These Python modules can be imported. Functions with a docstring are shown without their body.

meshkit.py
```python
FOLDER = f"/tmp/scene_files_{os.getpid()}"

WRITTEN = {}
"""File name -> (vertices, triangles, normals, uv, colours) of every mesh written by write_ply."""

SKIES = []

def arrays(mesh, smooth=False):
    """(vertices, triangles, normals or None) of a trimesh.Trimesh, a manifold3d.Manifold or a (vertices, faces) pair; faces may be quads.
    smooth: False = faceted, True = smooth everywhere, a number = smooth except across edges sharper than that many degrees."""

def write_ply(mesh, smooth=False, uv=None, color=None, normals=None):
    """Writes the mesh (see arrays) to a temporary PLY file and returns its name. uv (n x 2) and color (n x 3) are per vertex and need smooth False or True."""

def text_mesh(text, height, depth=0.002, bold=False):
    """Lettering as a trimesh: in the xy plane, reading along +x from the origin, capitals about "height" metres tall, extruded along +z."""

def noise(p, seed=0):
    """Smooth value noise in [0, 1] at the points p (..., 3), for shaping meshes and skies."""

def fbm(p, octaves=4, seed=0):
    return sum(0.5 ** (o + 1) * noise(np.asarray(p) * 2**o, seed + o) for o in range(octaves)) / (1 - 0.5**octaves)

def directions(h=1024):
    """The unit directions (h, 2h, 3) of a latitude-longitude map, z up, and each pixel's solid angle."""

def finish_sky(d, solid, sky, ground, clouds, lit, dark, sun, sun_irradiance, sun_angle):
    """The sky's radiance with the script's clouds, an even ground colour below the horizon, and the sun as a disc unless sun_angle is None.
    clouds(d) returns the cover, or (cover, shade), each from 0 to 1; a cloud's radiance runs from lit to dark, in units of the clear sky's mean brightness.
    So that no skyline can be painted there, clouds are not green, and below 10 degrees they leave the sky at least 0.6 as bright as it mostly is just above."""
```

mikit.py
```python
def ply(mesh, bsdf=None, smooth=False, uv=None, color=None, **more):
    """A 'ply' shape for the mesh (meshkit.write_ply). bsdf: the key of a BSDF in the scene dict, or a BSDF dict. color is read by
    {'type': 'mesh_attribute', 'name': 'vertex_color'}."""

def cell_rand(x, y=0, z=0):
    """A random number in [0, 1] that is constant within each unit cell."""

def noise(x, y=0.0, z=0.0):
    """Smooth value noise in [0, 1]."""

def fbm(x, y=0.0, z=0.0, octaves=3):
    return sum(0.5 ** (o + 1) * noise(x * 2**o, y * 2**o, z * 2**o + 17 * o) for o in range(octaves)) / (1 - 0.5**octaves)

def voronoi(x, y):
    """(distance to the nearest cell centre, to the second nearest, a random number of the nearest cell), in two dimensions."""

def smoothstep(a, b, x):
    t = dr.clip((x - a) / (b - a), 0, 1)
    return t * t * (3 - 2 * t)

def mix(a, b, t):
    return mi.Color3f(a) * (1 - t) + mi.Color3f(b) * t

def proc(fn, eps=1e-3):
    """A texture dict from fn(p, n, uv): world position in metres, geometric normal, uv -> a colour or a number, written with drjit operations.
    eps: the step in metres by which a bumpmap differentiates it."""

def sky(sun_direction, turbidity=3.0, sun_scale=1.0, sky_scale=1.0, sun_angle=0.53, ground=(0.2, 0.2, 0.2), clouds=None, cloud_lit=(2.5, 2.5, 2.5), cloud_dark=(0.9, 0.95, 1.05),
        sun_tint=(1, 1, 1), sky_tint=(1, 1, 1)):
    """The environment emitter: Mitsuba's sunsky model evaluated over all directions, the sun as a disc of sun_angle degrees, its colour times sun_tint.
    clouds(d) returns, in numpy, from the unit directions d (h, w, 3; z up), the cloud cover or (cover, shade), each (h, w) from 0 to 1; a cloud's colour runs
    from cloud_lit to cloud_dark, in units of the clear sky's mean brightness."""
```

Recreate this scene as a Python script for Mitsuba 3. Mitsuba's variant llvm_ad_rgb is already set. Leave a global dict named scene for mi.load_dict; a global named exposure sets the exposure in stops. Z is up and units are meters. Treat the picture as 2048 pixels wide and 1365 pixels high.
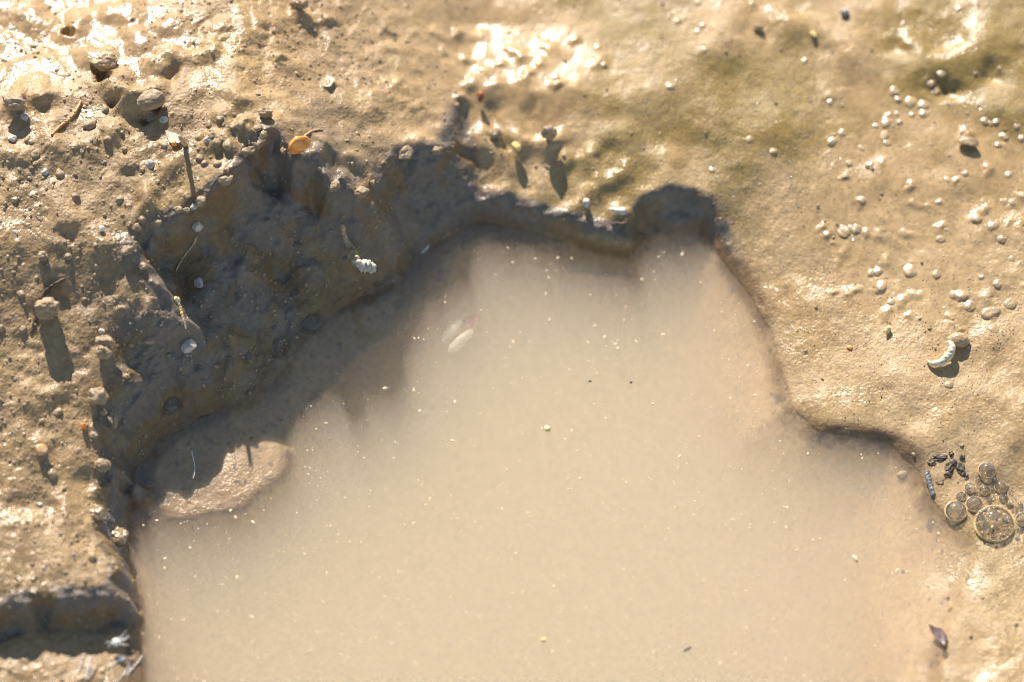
import math, random
import numpy as np, trimesh, mitsuba as mi, drjit as dr, mikit, meshkit
from scipy.interpolate import LinearNDInterpolator, NearestNDInterpolator
from scipy.ndimage import gaussian_filter, map_coordinates
from mikit import noise, fbm, smoothstep, mix

T = mi.ScalarTransform4f
scene, labels = {}, {}

# ---------------------------------------------------------------- camera, sky, exposure
PITCH, DIST, HALF = 60.0, 1.6, 0.2          # looking steeply down on a patch of mud 0.40 m wide
cp, sp = math.cos(math.radians(PITCH)), math.sin(math.radians(PITCH))
EYE, FWD, UPV = np.array([0, -DIST * cp, DIST * sp]), np.array([0, cp, -sp]), np.array([0, sp, cp])
TX = HALF / DIST
scene['camera'] = {'type': 'thinlens', 'fov': 2 * math.degrees(math.atan(TX)), 'fov_axis': 'x', 'near_clip': 0.05, 'far_clip': 500.0,
                   'aperture_radius': 0.021, 'focus_distance': DIST - 0.02,
                   'to_world': T().look_at(origin=EYE.tolist(), target=[0, 0, 0], up=[0, 0, 1])}
SUN_EL, SUN_AZ = 36.0, 14.5                 # ahead of the camera, a little to the left
ce, se = math.cos(math.radians(SUN_EL)), math.sin(math.radians(SUN_EL))
sun = np.array([-math.sin(math.radians(SUN_AZ)) * ce, math.cos(math.radians(SUN_AZ)) * ce, se])
scene['sky'] = mikit.sky(sun.tolist(), turbidity=3, sky_scale=0.9, sun_tint=(0.90, 1.0, 1.27), sky_tint=(1.1, 0.93, 0.80))
exposure = 2.65

# ---------------------------------------------------------------- from a point of the plan to the ground
def ray(u, v):
    return FWD + (u - 1024) / 1024 * TX * np.array([1.0, 0, 0]) + (682.5 - v) / 1024 * TX * UPV

def at(u, v, h):                            # h in millimetres above the water
    d = ray(u, v)
    return EYE + d * ((h * 0.001 - EYE[2]) / d[2])

MM, PX = 0.001, 2 * HALF / 2048
rng = np.random.default_rng(7)

# ---------------------------------------------------------------- the lie of the land: contour lines (u, v, height in mm)
LINES = [
    # main rim of the hole, left to right
    [(-200, 1010, 23), (60, 1010, 22), (188, 1000, 17.5), (195, 950, 19.5), (214, 935, 20), (190, 890, 22.5), (215, 850, 24), (188, 812, 26.5), (245, 770, 28), (250, 735, 29.5), (214, 715, 31.5), (240, 695, 31.5),
     (330, 668, 33.5), (356, 620, 38.5), (340, 585, 41), (310, 550, 44), (262, 515, 47.5), (245, 480, 51), (340, 437, 54), (400, 408, 56), (440, 368, 58), (485, 325, 59.5), (520, 268, 60), (541, 235, 60),
     (556, 285, 58), (590, 322, 56), (632, 325, 53), (655, 362, 47), (690, 388, 41), (735, 382, 39), (765, 345, 37), (790, 306, 35), (835, 312, 31), (880, 300, 28), (905, 262, 26)],
    [(908, 225, 26), (928, 235, 19)],
    # the block in the middle of the far bank: top, slope, foot
    [(960, 215, 19.5), (1060, 225, 19.5), (1160, 235, 19), (1270, 260, 17.5), (1380, 290, 15.5)],
    [(930, 325, 13), (1000, 328, 14), (1100, 328, 14), (1200, 338, 13.5), (1290, 360, 13), (1350, 368, 13.3), (1410, 390, 12.5), (1460, 420, 10)],
    [(934, 400, 9), (1000, 410, 9.5), (1060, 424, 9), (1130, 448, 8.5), (1210, 472, 7.5), (1256, 484, 7), (1268, 430, 10), (1283, 388, 13), (1340, 374, 13.5), (1400, 384, 12.5), (1425, 425, 9.5), (1450, 470, 5), (1500, 545, 2)],
    # waterline
    [(290, 1365, 0), (286, 1300, 0), (278, 1262, 0), (286, 1235, 0), (284, 1200, 0), (262, 1110, 0), (258, 1010, 0), (268, 940, 0), (330, 870, 0), (430, 828, 0), (505, 805, 0), (560, 765, 0), (590, 705, 0), (640, 640, 0), (700, 592, 0), (780, 580, 0),
     (812, 545, 0), (830, 508, 0), (890, 486, 0), (940, 440, 0), (955, 440, 0), (1000, 443, 0), (1060, 457, 0), (1130, 480, 0), (1210, 502, 0), (1256, 511, 0), (1272, 498, 0), (1292, 472, 0), (1340, 452, 0), (1395, 455, 0), (1440, 505, 0), (1500, 592, 0), (1540, 665, 0), (1565, 750, 0), (1590, 815, 0),
     (1640, 862, 0), (1720, 872, 0), (1790, 888, 0), (1840, 935, 0), (1858, 990, 0), (1900, 1030, 0), (1950, 1085, 0), (1962, 1105, 0), (1925, 1190, 0), (1892, 1285, 0), (1880, 1365, 0)],
    [(1880, 1365, 0), (1890, 1500, 0), (1800, 1750, 0), (1500, 1950, 0), (1050, 2020, 0), (650, 1900, 0), (380, 1650, 0), (290, 1365, 0)],
    # just below the water
    [(300, 960, -2), (350, 925, -2), (430, 872, -2), (520, 840, -2), (600, 790, -2.5), (650, 720, -2.5), (720, 660, -3), (800, 620, -3), (860, 550, -3.5), (905, 515, -3.5), (955, 480, -3), (1050, 500, -3.5), (1150, 520, -4), (1260, 540, -4.5), (1300, 500, -6), (1345, 478, -6), (1390, 482, -6), (1425, 538, -5), (1478, 614, -6), (1516, 684, -6), (1540, 762, -4), (1556, 828, -3.5),
     (1625, 880, -2.5), (1710, 892, -3), (1780, 908, -3), (1820, 950, -3), (1835, 1000, -3), (1930, 1112, -3), (1898, 1194, -3.5), (1864, 1290, -3.5), (1852, 1400, -3.5)],
    [(320, 1015, -2), (420, 965, -1.6), (560, 880, -1.8), (585, 905, -2), (570, 955, -2.2), (520, 985, -2), (490, 1025, -2.2), (430, 1030, -2), (370, 1045, -2.2), (330, 1040, -2.5)],
    [(620, 1000, -20), (560, 1050, -20), (470, 1090, -20), (390, 1105, -18), (310, 1090, -13), (310, 1200, -16), (325, 1365, -16)],
    [(585, 850, -3.5), (640, 800, -4), (700, 725, -5), (790, 670, -6), (860, 610, -7), (910, 560, -7)], [(655, 860, -12), (620, 940, -18)],
    [(720, 800, -15), (800, 735, -19), (900, 670, -22), (985, 570, -24), (1080, 566, -26), (1180, 580, -26), (1300, 590, -22), (1385, 620, -18), (1430, 700, -15), (1440, 790, -13), (1490, 880, -11), (1590, 945, -13), (1720, 965, -16), (1770, 1030, -13), (1780, 1110, -10), (1750, 1200, -11), (1740, 1365, -11)],
    [(480, 1200, -45), (520, 1365, -48), (700, 980, -45), (820, 840, -48), (950, 730, -48), (1100, 680, -50), (1250, 720, -44), (1300, 850, -42), (1400, 980, -42), (1540, 1100, -42), (1540, 1365, -46)],
    [(700, 1250, -62), (1000, 1000, -66), (1300, 1050, -64), (1350, 1365, -66), (800, 1600, -60), (1100, 1800, -50), (1500, 1600, -55)],
    # left bank and its step at the bottom left
    [(-250, 1260, 19), (0, 1228, 18), (30, 1209, 18.5), (100, 1204, 18), (180, 1206, 17.5), (232, 1200, 17), (272, 1208, 14), (280, 1190, 9)],
    [(-250, 1300, 7), (0, 1265, 5.5), (35, 1247, 5.5), (100, 1241, 5), (180, 1243, 4.5), (232, 1240, 4), (266, 1243, 2.5)],
    [(-250, 1390, 8), (0, 1340, 7), (90, 1330, 6), (170, 1325, 5), (240, 1318, 3.5), (275, 1320, 2)],
    [(-250, 1700, 12), (100, 1550, 10), (200, 1480, 7), (250, 1400, 4)],
    [(200, 1075, 18), (240, 1100, 16), (262, 1150, 14)], [(60, 1120, 22), (150, 1130, 20.5), (220, 1160, 18.5)],
    [(-200, 820, 30), (80, 830, 27.5), (-200, 650, 40), (60, 650, 38), (180, 640, 37.5), (280, 610, 40)], [(-200, 480, 53), (60, 480, 52), (150, 470, 53)],
    [(-250, 300, 58), (50, 300, 58), (200, 300, 57), (360, 300, 59)], [(-250, 180, 52), (50, 190, 57), (200, 190, 59.5), (350, 180, 60.5), (470, 190, 60)],
    [(-250, -30, 39), (40, -20, 44), (180, -20, 46.5), (330, 0, 51), (480, 20, 55)], [(-250, -500, 36), (400, -500, 42)],
    # plateau behind, right bank
    [(600, 60, 45), (700, 200, 41), (640, 280, 50), (760, 260, 37), (850, 240, 30)], [(740, 60, 34), (820, 150, 30.5), (860, 60, 26)],
    [(930, 175, 22.5), (1050, 180, 22.5), (1150, 180, 22.5), (1350, 230, 19)], [(950, 50, 17.5), (1080, 50, 18.5), (1200, 40, 20)], [(600, -400, 42), (1000, -400, 28), (1600, -400, 30), (2400, -400, 34)],
    [(1350, 170, 22), (1450, 60, 26), (1600, 40, 31), (1800, 20, 34), (2050, 0, 37), (2400, 0, 38)], [(1500, 300, 21), (1650, 250, 25), (1800, 220, 28), (2050, 180, 31), (2400, 180, 32)],
    [(1520, 420, 13), (1650, 400, 18), (1800, 380, 21.5), (2050, 380, 24), (2400, 380, 25)], [(1560, 560, 6), (1700, 540, 11.5), (1850, 540, 15.5), (2050, 560, 18), (2400, 560, 19)],
    [(1600, 690, 3), (1700, 690, 6.5), (1850, 700, 11), (2050, 720, 14), (2400, 720, 15)], [(1640, 800, 2.2), (1750, 800, 6), (1880, 830, 9), (2050, 850, 10), (2400, 850, 12)],
    [(1650, 848, 1.5), (1720, 858, 1.9), (1795, 872, 2.4), (1850, 905, 3.4), (1900, 912, 4), (1960, 916, 4.5), (2050, 930, 4.5), (2400, 930, 6)],
    [(1868, 960, 1.5), (1900, 965, 1.2), (1960, 975, 1.2), (2050, 985, 1.5), (2400, 985, 4)], [(1915, 1022, 0.4), (1990, 1060, 0.4), (2060, 1070, 0.6), (2400, 1070, 4)],
    [(1985, 1105, 0.8), (1960, 1190, 1.5), (2050, 1140, 2), (1930, 1300, 1.5), (2050, 1300, 4.5), (2400, 1300, 8)], [(1960, 1500, 5), (2100, 1700, 9), (2400, 1900, 12)],
    [(-250, 2000, 15), (300, 2100, 14), (1000, 2300, 15), (1700, 2200, 14), (2400, 2300, 15)],
]
def lower(q):                               # the right bank lies low and flat
    t = min(max((q[0] - 1300) / 400, 0), 1)
    return (q[0], q[1], 2 + (q[2] - 2) * (1 - 0.42 * t * t * (3 - 2 * t))) if q[2] > 2 else q
pts = []
for line in LINES:
    line = [lower(q) for q in line]
    if len(line) == 1:
        line = line * 2
    for a, b in zip(line[:-1], line[1:]):
        n = max(2, int(math.hypot(b[0] - a[0], b[1] - a[1]) / 7))
        for t in np.linspace(0, 1, n, endpoint=False):
            q = [a[k] + (b[k] - a[k]) * t for k in range(3)]
            p = at(*q)
            pts.append((p[0], p[1], q[2]))
    p = at(*line[-1])
    pts.append((p[0], p[1], line[-1][2]))
from shapely.geometry import LineString, Point
rim_p = [(*at(*q)[:2], q[2]) for q in LINES[0][2:]]
rim_line = LineString([q[:2] for q in rim_p])
rim_at = np.concatenate([[0], np.cumsum(np.hypot(*np.diff(np.array(rim_p)[:, :2], axis=0).T))])
for off, fall in ((0.0035, 0.17), (0.008, 0.36)):    # the wall breaks away steeply under the rim
    c = rim_line.offset_curve(-off)
    for g_ in getattr(c, 'geoms', [c]):
        for t in np.arange(0, g_.length, 0.0015):
            q = g_.interpolate(t)
            h = float(np.interp(rim_line.project(q), rim_at, [k[2] for k in rim_p]))
            pts.append((q.x, q.y, h * (1 - fall)))
pts = np.array(pts)
CX0, CY0, CS = -0.30, -0.46, 0.001
NX, NY = 601, 881
gx, gy = np.meshgrid(CX0 + CS * np.arange(NX), CY0 + CS * np.arange(NY))
base = LinearNDInterpolator(pts[:, :2], pts[:, 2])(gx, gy)
near = NearestNDInterpolator(pts[:, :2], pts[:, 2])(gx, gy)
base = np.where(np.isnan(base), gaussian_filter(near, 12), base)
base = gaussian_filter(base, 1.3)
smooth_base = gaussian_filter(base, 5)
slope = np.hypot(*np.gradient(base)) # mm per mm
wide_slope = gaussian_filter(slope, 4)

def sample(field, x, y, order=1):
    return map_coordinates(field, [(np.asarray(y) - CY0) / CS, (np.asarray(x) - CX0) / CS], order=order, mode='nearest')

def N(x, y, s, octaves=3, seed=0, z=0.0):   # noise of feature size s metres, centred on 0
    return meshkit.fbm(np.stack([np.asarray(x) / s, np.asarray(y) / s, np.zeros_like(x) + 0.37 + z / s], -1), octaves, seed) - 0.5

def sstep(a, b, x):
    t = np.clip((x - a) / (b - a), 0, 1)
    return t * t * (3 - 2 * t)

def plan(u, v, h):                          # pixel of the plan -> x, y
    p = at(u, v, h)
    return p[0], p[1]

# lumps and pits: (u, v, ground height, radius px, height mm, stretch)
LUMPS = [
    (60, 30, 48, 40, 2.5), (150, 60, 50, 35, 3), (240, 30, 50, 40, 3), (280, 90, 53, 32, 3.5), (190, 120, 54, 30, 3), (230, 175, 58, 38, 4.5), (320, 130, 55, 30, 3), (340, 60, 53, 35, 2),
    (135, 66, 51, 11, -6), (205, 153, 57, 17, -7), (228, 208, 59, 12, -5), (312, 215, 58, 12, -5), (95, 212, 59, 26, -4), (290, 245, 57, 11, -4), (345, 155, 57, 16, -3),
    (85, 190, 59, 40, 3), (260, 215, 58, 28, 4), (30, 205, 59, 24, 4), (290, 200, 58, 30, 4), (40, 320, 57, 28, 2.5), (110, 285, 58, 30, 3), (180, 300, 57, 26, 3), (225, 270, 58, 24, 3), (260, 330, 56, 25, 2),
    (130, 430, 54, 42, 4.5), (140, 470, 53, 18, -4), (110, 540, 49, 26, 2.5), (110, 575, 47, 18, -3), (60, 560, 47, 30, 2), (215, 505, 50, 30, 2), (250, 580, 46, 35, 3), (240, 600, 44, 10, -2.5),
    (65, 720, 38, 28, 3), (180, 640, 41, 22, 1.6), (60, 780, 35, 30, 2.5), (120, 770, 35, 25, 1.8), (60, 880, 29, 30, 2), (130, 1000, 24, 30, 2), (40, 1050, 24, 30, 1.6),
    (440, 60, 54, 22, 2), (420, 110, 55, 26, 2.5), (360, 120, 57, 26, 3), (520, 60, 53, 18, 2), (600, 15, 51, 20, 3), (655, 20, 48, 16, 2.5), (560, 120, 50, 14, 2), (500, 150, 53, 22, 1.8),
    (450, 250, 56, 25, 2.5), (480, 215, 55, 20, 2.5), (420, 300, 55, 24, 2), (500, 280, 54, 14, 2), (345, 350, 55, 24, 2.5), (300, 395, 55, 26, 2.5),
    (660, 165, 45, 14, 2), (680, 210, 43, 40, 2), (740, 215, 40, 30, 1.5), (705, 330, 40, 24, 2.4), (650, 300, 44, 15, 2), (850, 285, 31, 26, 2.5), (800, 180, 38, 40, 1.2),
    (990, 280, 24, 28, 3.2), (1040, 265, 24, 26, 3), (1100, 270, 24, 26, 4), (1130, 310, 20, 22, 2.4), (960, 250, 27, 24, 2), (1010, 340, 18, 30, 2), (1180, 300, 22, 25, 2.4), (1200, 360, 17, 28, 2.2), (1000, 390, 11.5, 26, 1.6), (1080, 380, 13, 30, 1.6), (1240, 430, 9, 20, 1.6), (1150, 420, 9.5, 22, 1.6), (1250, 330, 20, 24, 2),
    (985, 195, 30, 22, -2), (1060, 200, 29, 20, -1.2), (1330, 320, 20, 36, 2.2), (1240, 250, 26, 40, 1.5), (1470, 370, 15, 34, 1.2),
    (1450, 60, 29, 55, 2.2), (1580, 20, 31, 45, 2), (1700, 50, 33, 50, 2), (1850, 90, 32, 55, 2.4), (1960, 60, 35, 60, 3), (2020, 180, 31, 60, 2.5), (1900, 140, 32, 26, -2.5), (1990, 110, 33, 25, -2), (1800, 60, 33, 25, -1.6), (1930, 330, 25, 60, 1.6),
    (1560, 230, 25, 60, 1.2), (1900, 260, 27, 60, 1.4), (1780, 330, 23, 50, 1), (2000, 430, 22, 50, 1.4), (1900, 780, 10, 60, 1.2), (2000, 800, 11, 55, 1.4), (1800, 760, 8, 40, 1), (1960, 690, 13, 50, 1.3), (2010, 880, 9, 45, 1.5), (1860, 860, 8, 40, 1.0),
    (1640, 610, 7, 40, 0.7), (1600, 580, 6, 30, 0.6), (2010, 1180, 2, 40, 0.8), (1990, 1270, 3.5, 50, 0.9),
    (300, 590, 24, 60, 2), (470, 480, 30, 60, 2.5), (560, 420, 36, 50, 2.2), (640, 470, 22, 50, 2.5), (730, 460, 18, 45, 2.2), (840, 420, 14, 40, 1.8), (430, 640, 18, 45, 2.5), (520, 600, 15, 45, 2.0), (380, 730, 13, 40, 2.2), (470, 720, 9, 40, 2), (300, 790, 10, 40, 2), (560, 540, 18, 28, -2.2), (620, 570, 8, 40, 1.8), (470, 760, 5, 22, 1.5),
]
for u, v in [(776, 72), (916, 51), (956, 48), (889, 96), (933, 103), (942, 154), (993, 154), (1041, 96), (1055, 133), (1045, 150), (1113, 157), (1096, 75), (1021, 82), (797, 181), (925, 186), (1000, 110), (970, 125), (1080, 110), (1150, 60), (1200, 110), (870, 60), (780, 110)]:
    LUMPS.append((u, v, 27, 11 + (u * 7 + v) % 9, 0.9 + (u + v * 3) % 5 * 0.15))
for u, v, a in [(490, 290, 3), (455, 330, 3), (300, 455, 3), (275, 540, 3), (330, 600, 2.5), (300, 650, 3), (225, 790, 3), (205, 870, 3), (195, 975, 2.5), (690, 360, 3), (830, 290, 2.5), (640, 330, 2.5)]:
    LUMPS.append((u, v, 45 - (v - 290) * 0.04, 16 + (u + v) % 10, a))
gl = np.random.default_rng(19)
for _ in range(50):                        # small blisters in the wet silt of the right bank
    u, v = gl.uniform(1640, 2060), gl.uniform(130, 680)
    LUMPS.append((u, v, 2 + 22 * (700 - v) / 560, gl.uniform(6, 13), gl.uniform(0.4, 0.9)))
def lumps(x, y):
    out = np.zeros_like(x)
    for u, v, h, r, a in LUMPS:
        a = a * 0.6 if u < 400 and v > 420 and u < 260 else a
        px, py = plan(u, v, h)
        rr = r * PX
        box = (np.abs(x - px) < 3 * rr) & (np.abs(y - py) < 3 * rr * 1.1)
        if box.any():
            dx, dy = x[box] - px, (y[box] - py)
            ang = np.arctan2(dy, dx)
            wob = 1 + 0.25 * np.sin(2 * ang + u) + 0.15 * np.sin(3 * ang + v)
            q = np.hypot(dx, dy) / (rr * wob)
            out[box] += a * np.exp(-q ** 2.6)
    return out

FILMS = [(*plan(u, v, h), r * PX) for u, v, h, r in [(90, 60, 50, 190), (260, 90, 53, 150), (960, 110, 26, 190), (1080, 130, 25, 130), (1800, 230, 27, 140), (1980, 280, 27, 100), (1850, 520, 13, 170), (1700, 430, 14, 110), (1850, 300, 18, 150), (690, 330, 40, 60)]]
def film(x, y):
    w = np.zeros_like(x)
    for fx, fy, fr in FILMS:
        w = np.maximum(w, np.exp(-((x - fx) ** 2 + (y - fy) ** 2) / (fr * fr)))
    return sstep(0.2, 0.75, w + 0.5 * N(x, y, 0.012, 3, 41))

def height(x, y):                           # metres above the water
    shp = np.shape(x)
    x, y = np.ravel(x).astype(float), np.ravel(y).astype(float)
    z0 = sample(smooth_base, x, y)
    left = sstep(0.03, -0.09, x + 0.25 * (y - 0.05)) # the left bank is cloddy, the right one smooth
    wet = sstep(-2, 3, z0)
    wa = (0.6 + 1.4 * left) * MM * (0.25 + 0.75 * wet)
    wx = wa * (6.5 * N(x, y, 0.013, 3, 11))
    wy = wa * (6.5 * N(x, y, 0.013, 3, 12))
    h = sample(base, x + wx, y + wy)
    h = h + lumps(x, y)
    big = N(x, y, 0.030, 3, 1) * 3.0 + N(x, y, 0.012, 3, 2) * (1.6 + 3.2 * left)
    cl = N(x, y, 0.0055, 3, 3)
    ridg = (0.5 - np.abs(cl) * 2.2)
    mid = cl * (0.8 + 2.4 * left) * (0.35 + 1.0 * sstep(-0.1, 0.2, N(x, y, 0.02, 2, 8)))
    grit = N(x, y, 0.0019, 2, 4)
    gr = (np.maximum(grit, 0.05) - 0.05) * (0.5 + 1.0 * left)
    amp = 0.25 + 0.75 * sstep(-6, 6, z0)
    fw = film(x, y)
    h = h + amp * (big * (1 - 0.2 * fw) + mid * (1 - 0.35 * fw) + gr * (1 - 0.5 * fw))
    wl = sstep(0.5, 0.9, sample(wide_slope, x, y)) * sstep(-2, 3, h)
    h = h + wl * (4.5 * N(x, y, 0.011, 3, 15, h * MM) + 2.4 * N(x, y, 0.0042, 3, 16, h * MM))
    # small slumps below water
    h = np.where(h < 0, h + 0.6 * N(x, y, 0.008, 3, 6) * sstep(0, -3, h), h)
    far = np.maximum(np.abs(x) - 0.28, np.maximum(y - 0.36, -0.40 - y))
    f = sstep(0, 0.5, far)
    h = h * (1 - f) + f * (36 + 60 * N(x, y, 0.8, 3, 9) + 10 * N(x, y, 0.09, 3, 10))
    return (h * MM).reshape(shp)

# ---------------------------------------------------------------- the ground as one sheet, fine in view and coarser towards the horizon
def axis(a, b, step, grow, end):
    mid = np.arange(a, b, step)
    out, s, lo, hi = [mid], step, [a], [mid[-1]]
    while hi[-1] < end:
        s *= grow
        hi.append(hi[-1] + s)
        lo.append(lo[-1] - s)
    return np.concatenate([lo[1:][::-1], mid, hi[1:]])
STEP = 0.00046
ax, ay = axis(-0.222, 0.222, STEP, 1.16, 60), axis(-0.182, 0.192, STEP, 1.16, 60)
X, Y = np.meshgrid(ax, ay)
Z = height(X, Y)
ny, nx = X.shape
i = np.arange(nx * ny).reshape(ny, nx)
quads = np.stack([i[:-1, :-1], i[:-1, 1:], i[1:, 1:], i[1:, :-1]], -1).reshape(-1, 4)
V = np.stack([X, Y, Z], -1).reshape(-1, 3)

def hit(u, v):                              # where the line of sight meets the ground
    d = ray(u, v)
    ts = (np.linspace(75, -60, 700) * MM - EYE[2]) / d[2]
    p = EYE + ts[:, None] * d
    ix, iy = np.interp(p[:, 0], ax, np.arange(nx)), np.interp(p[:, 1], ay, np.arange(ny))
    zg = map_coordinates(Z, [iy, ix], order=1)
    k = np.argmax(p[:, 2] <= zg)
    return p[k]

# colours of the mud itself: tan silt, olive algae film, grey clay and ochre crust in the wall, damp margin
x, y, z = V[:, 0], V[:, 1], V[:, 2] / MM
z0 = sample(smooth_base, x, y)
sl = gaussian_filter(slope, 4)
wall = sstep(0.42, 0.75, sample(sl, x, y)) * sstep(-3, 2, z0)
n1, n2, n3 = N(x, y, 0.03, 4, 21), N(x, y, 0.006, 3, 22, z * MM), N(x, y, 0.0012, 2, 23, z * MM)
tan, pale, olive = np.array([0.370, 0.250, 0.115]), np.array([0.430, 0.302, 0.152]), np.array([0.235, 0.163, 0.044])
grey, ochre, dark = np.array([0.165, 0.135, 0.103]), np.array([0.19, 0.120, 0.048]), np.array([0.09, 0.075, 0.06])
def lay(c, k, w):
    return c * (1 - w[:, None]) + k * w[:, None]
col = lay(np.tile(tan, (len(x), 1)), pale, sstep(-0.15, 0.2, n1))
alg = sstep(-0.04, 0.22, N(x, y, 0.045, 4, 24) + 0.16 * sstep(-0.03, 0.14, x + 0.3 * y) * sstep(-0.02, 0.08, y) + 0.05 * sstep(-0.06, 0.0, x) * sstep(0.05, 0.10, y) + 0.3 * sstep(0.15, 0.21, x) * sstep(0.07, 0.13, y) + 0.2 * np.exp(-((x + 0.14) ** 2 + (y - 0.045) ** 2) / 0.05 ** 2) - 0.10)
col = lay(col, olive, 0.85 * alg)
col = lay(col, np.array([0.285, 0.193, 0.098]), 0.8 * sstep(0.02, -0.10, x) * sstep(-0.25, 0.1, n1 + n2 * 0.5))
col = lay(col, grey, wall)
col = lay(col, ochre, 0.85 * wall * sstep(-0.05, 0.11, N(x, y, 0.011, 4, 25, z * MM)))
col = lay(col, np.array([0.16, 0.092, 0.042]), 0.75 * sstep(5.5, 2.0, z) * sstep(-6, -2, z) * sstep(0.3, 0.6, sample(wide_slope, x, y)) * sstep(-0.3, 0.0, n2))
col = lay(col, ochre, 0.35 * sstep(3.0, 1.0, z) * sstep(-3, -0.5, z) * sstep(-0.15, 0.1, n2))
col = lay(col, dark, 0.75 * sstep(0.20, 0.30, n3) * sstep(-0.1, 0.15, n2))
col = lay(col, dark * 0.7, 0.8 * sstep(0.24, 0.32, N(x, y, 0.0011, 2, 31)) * sstep(-0.12, 0.1, N(x, y, 0.02, 2, 32)))
col = lay(col, dark, 0.7 * sstep(-0.9, -1.3, z) * sstep(-7, -4, z) * sstep(0.13, 0.24, N(x, y, 0.0028, 2, 51)))
col = col * (1 + 0.30 * n2 + 0.65 * n3 + 0.3 * N(x, y, 0.0022, 2, 33))[:, None]
def wet_film(p):                            # standing wet films are smoother than the drained mud round them
    w = 0
    for fx, fy, fr in FILMS:
        w = dr.maximum(w, dr.exp(-(dr.square(p.x - fx) + dr.square(p.y - fy)) / (fr * fr)))
    return smoothstep(0.25, 0.7, w + 0.5 * (fbm(p.x * 130, p.y * 130, p.z * 130, 3) - 0.5))
def mud_roughness(p, n, uv):
    r = 0.30 + 0.28 * smoothstep(0.35, 0.62, fbm(p.x * 60, p.y * 60, p.z * 60, 3))
    return r - (r - 0.27) * wet_film(p)
def mud_bump(p, n, uv):
    return (0.00026 + 0.00010 * smoothstep(0.03, -0.09, p.x)) * (1 - 0.55 * wet_film(p)) * fbm(p.x * 1300, p.y * 1300, p.z * 1300, 3)
scene['mud_bsdf'] = {'type': 'twosided', 'bsdf': {'type': 'bumpmap',
    'arbitrary': {**mikit.proc(mud_bump, eps=1.0e-4)}, 'scale': 1.0,
    'bsdf': {'type': 'principled', 'base_color': {'type': 'mesh_attribute', 'name': 'vertex_color'},
             'roughness': mikit.proc(mud_roughness), 'specular': 0.5}}}
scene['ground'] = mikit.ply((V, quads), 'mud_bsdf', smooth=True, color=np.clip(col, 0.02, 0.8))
labels['ground'] = {'label': 'wet tan mud bank around the puddle', 'kind': 'structure'}

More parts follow.
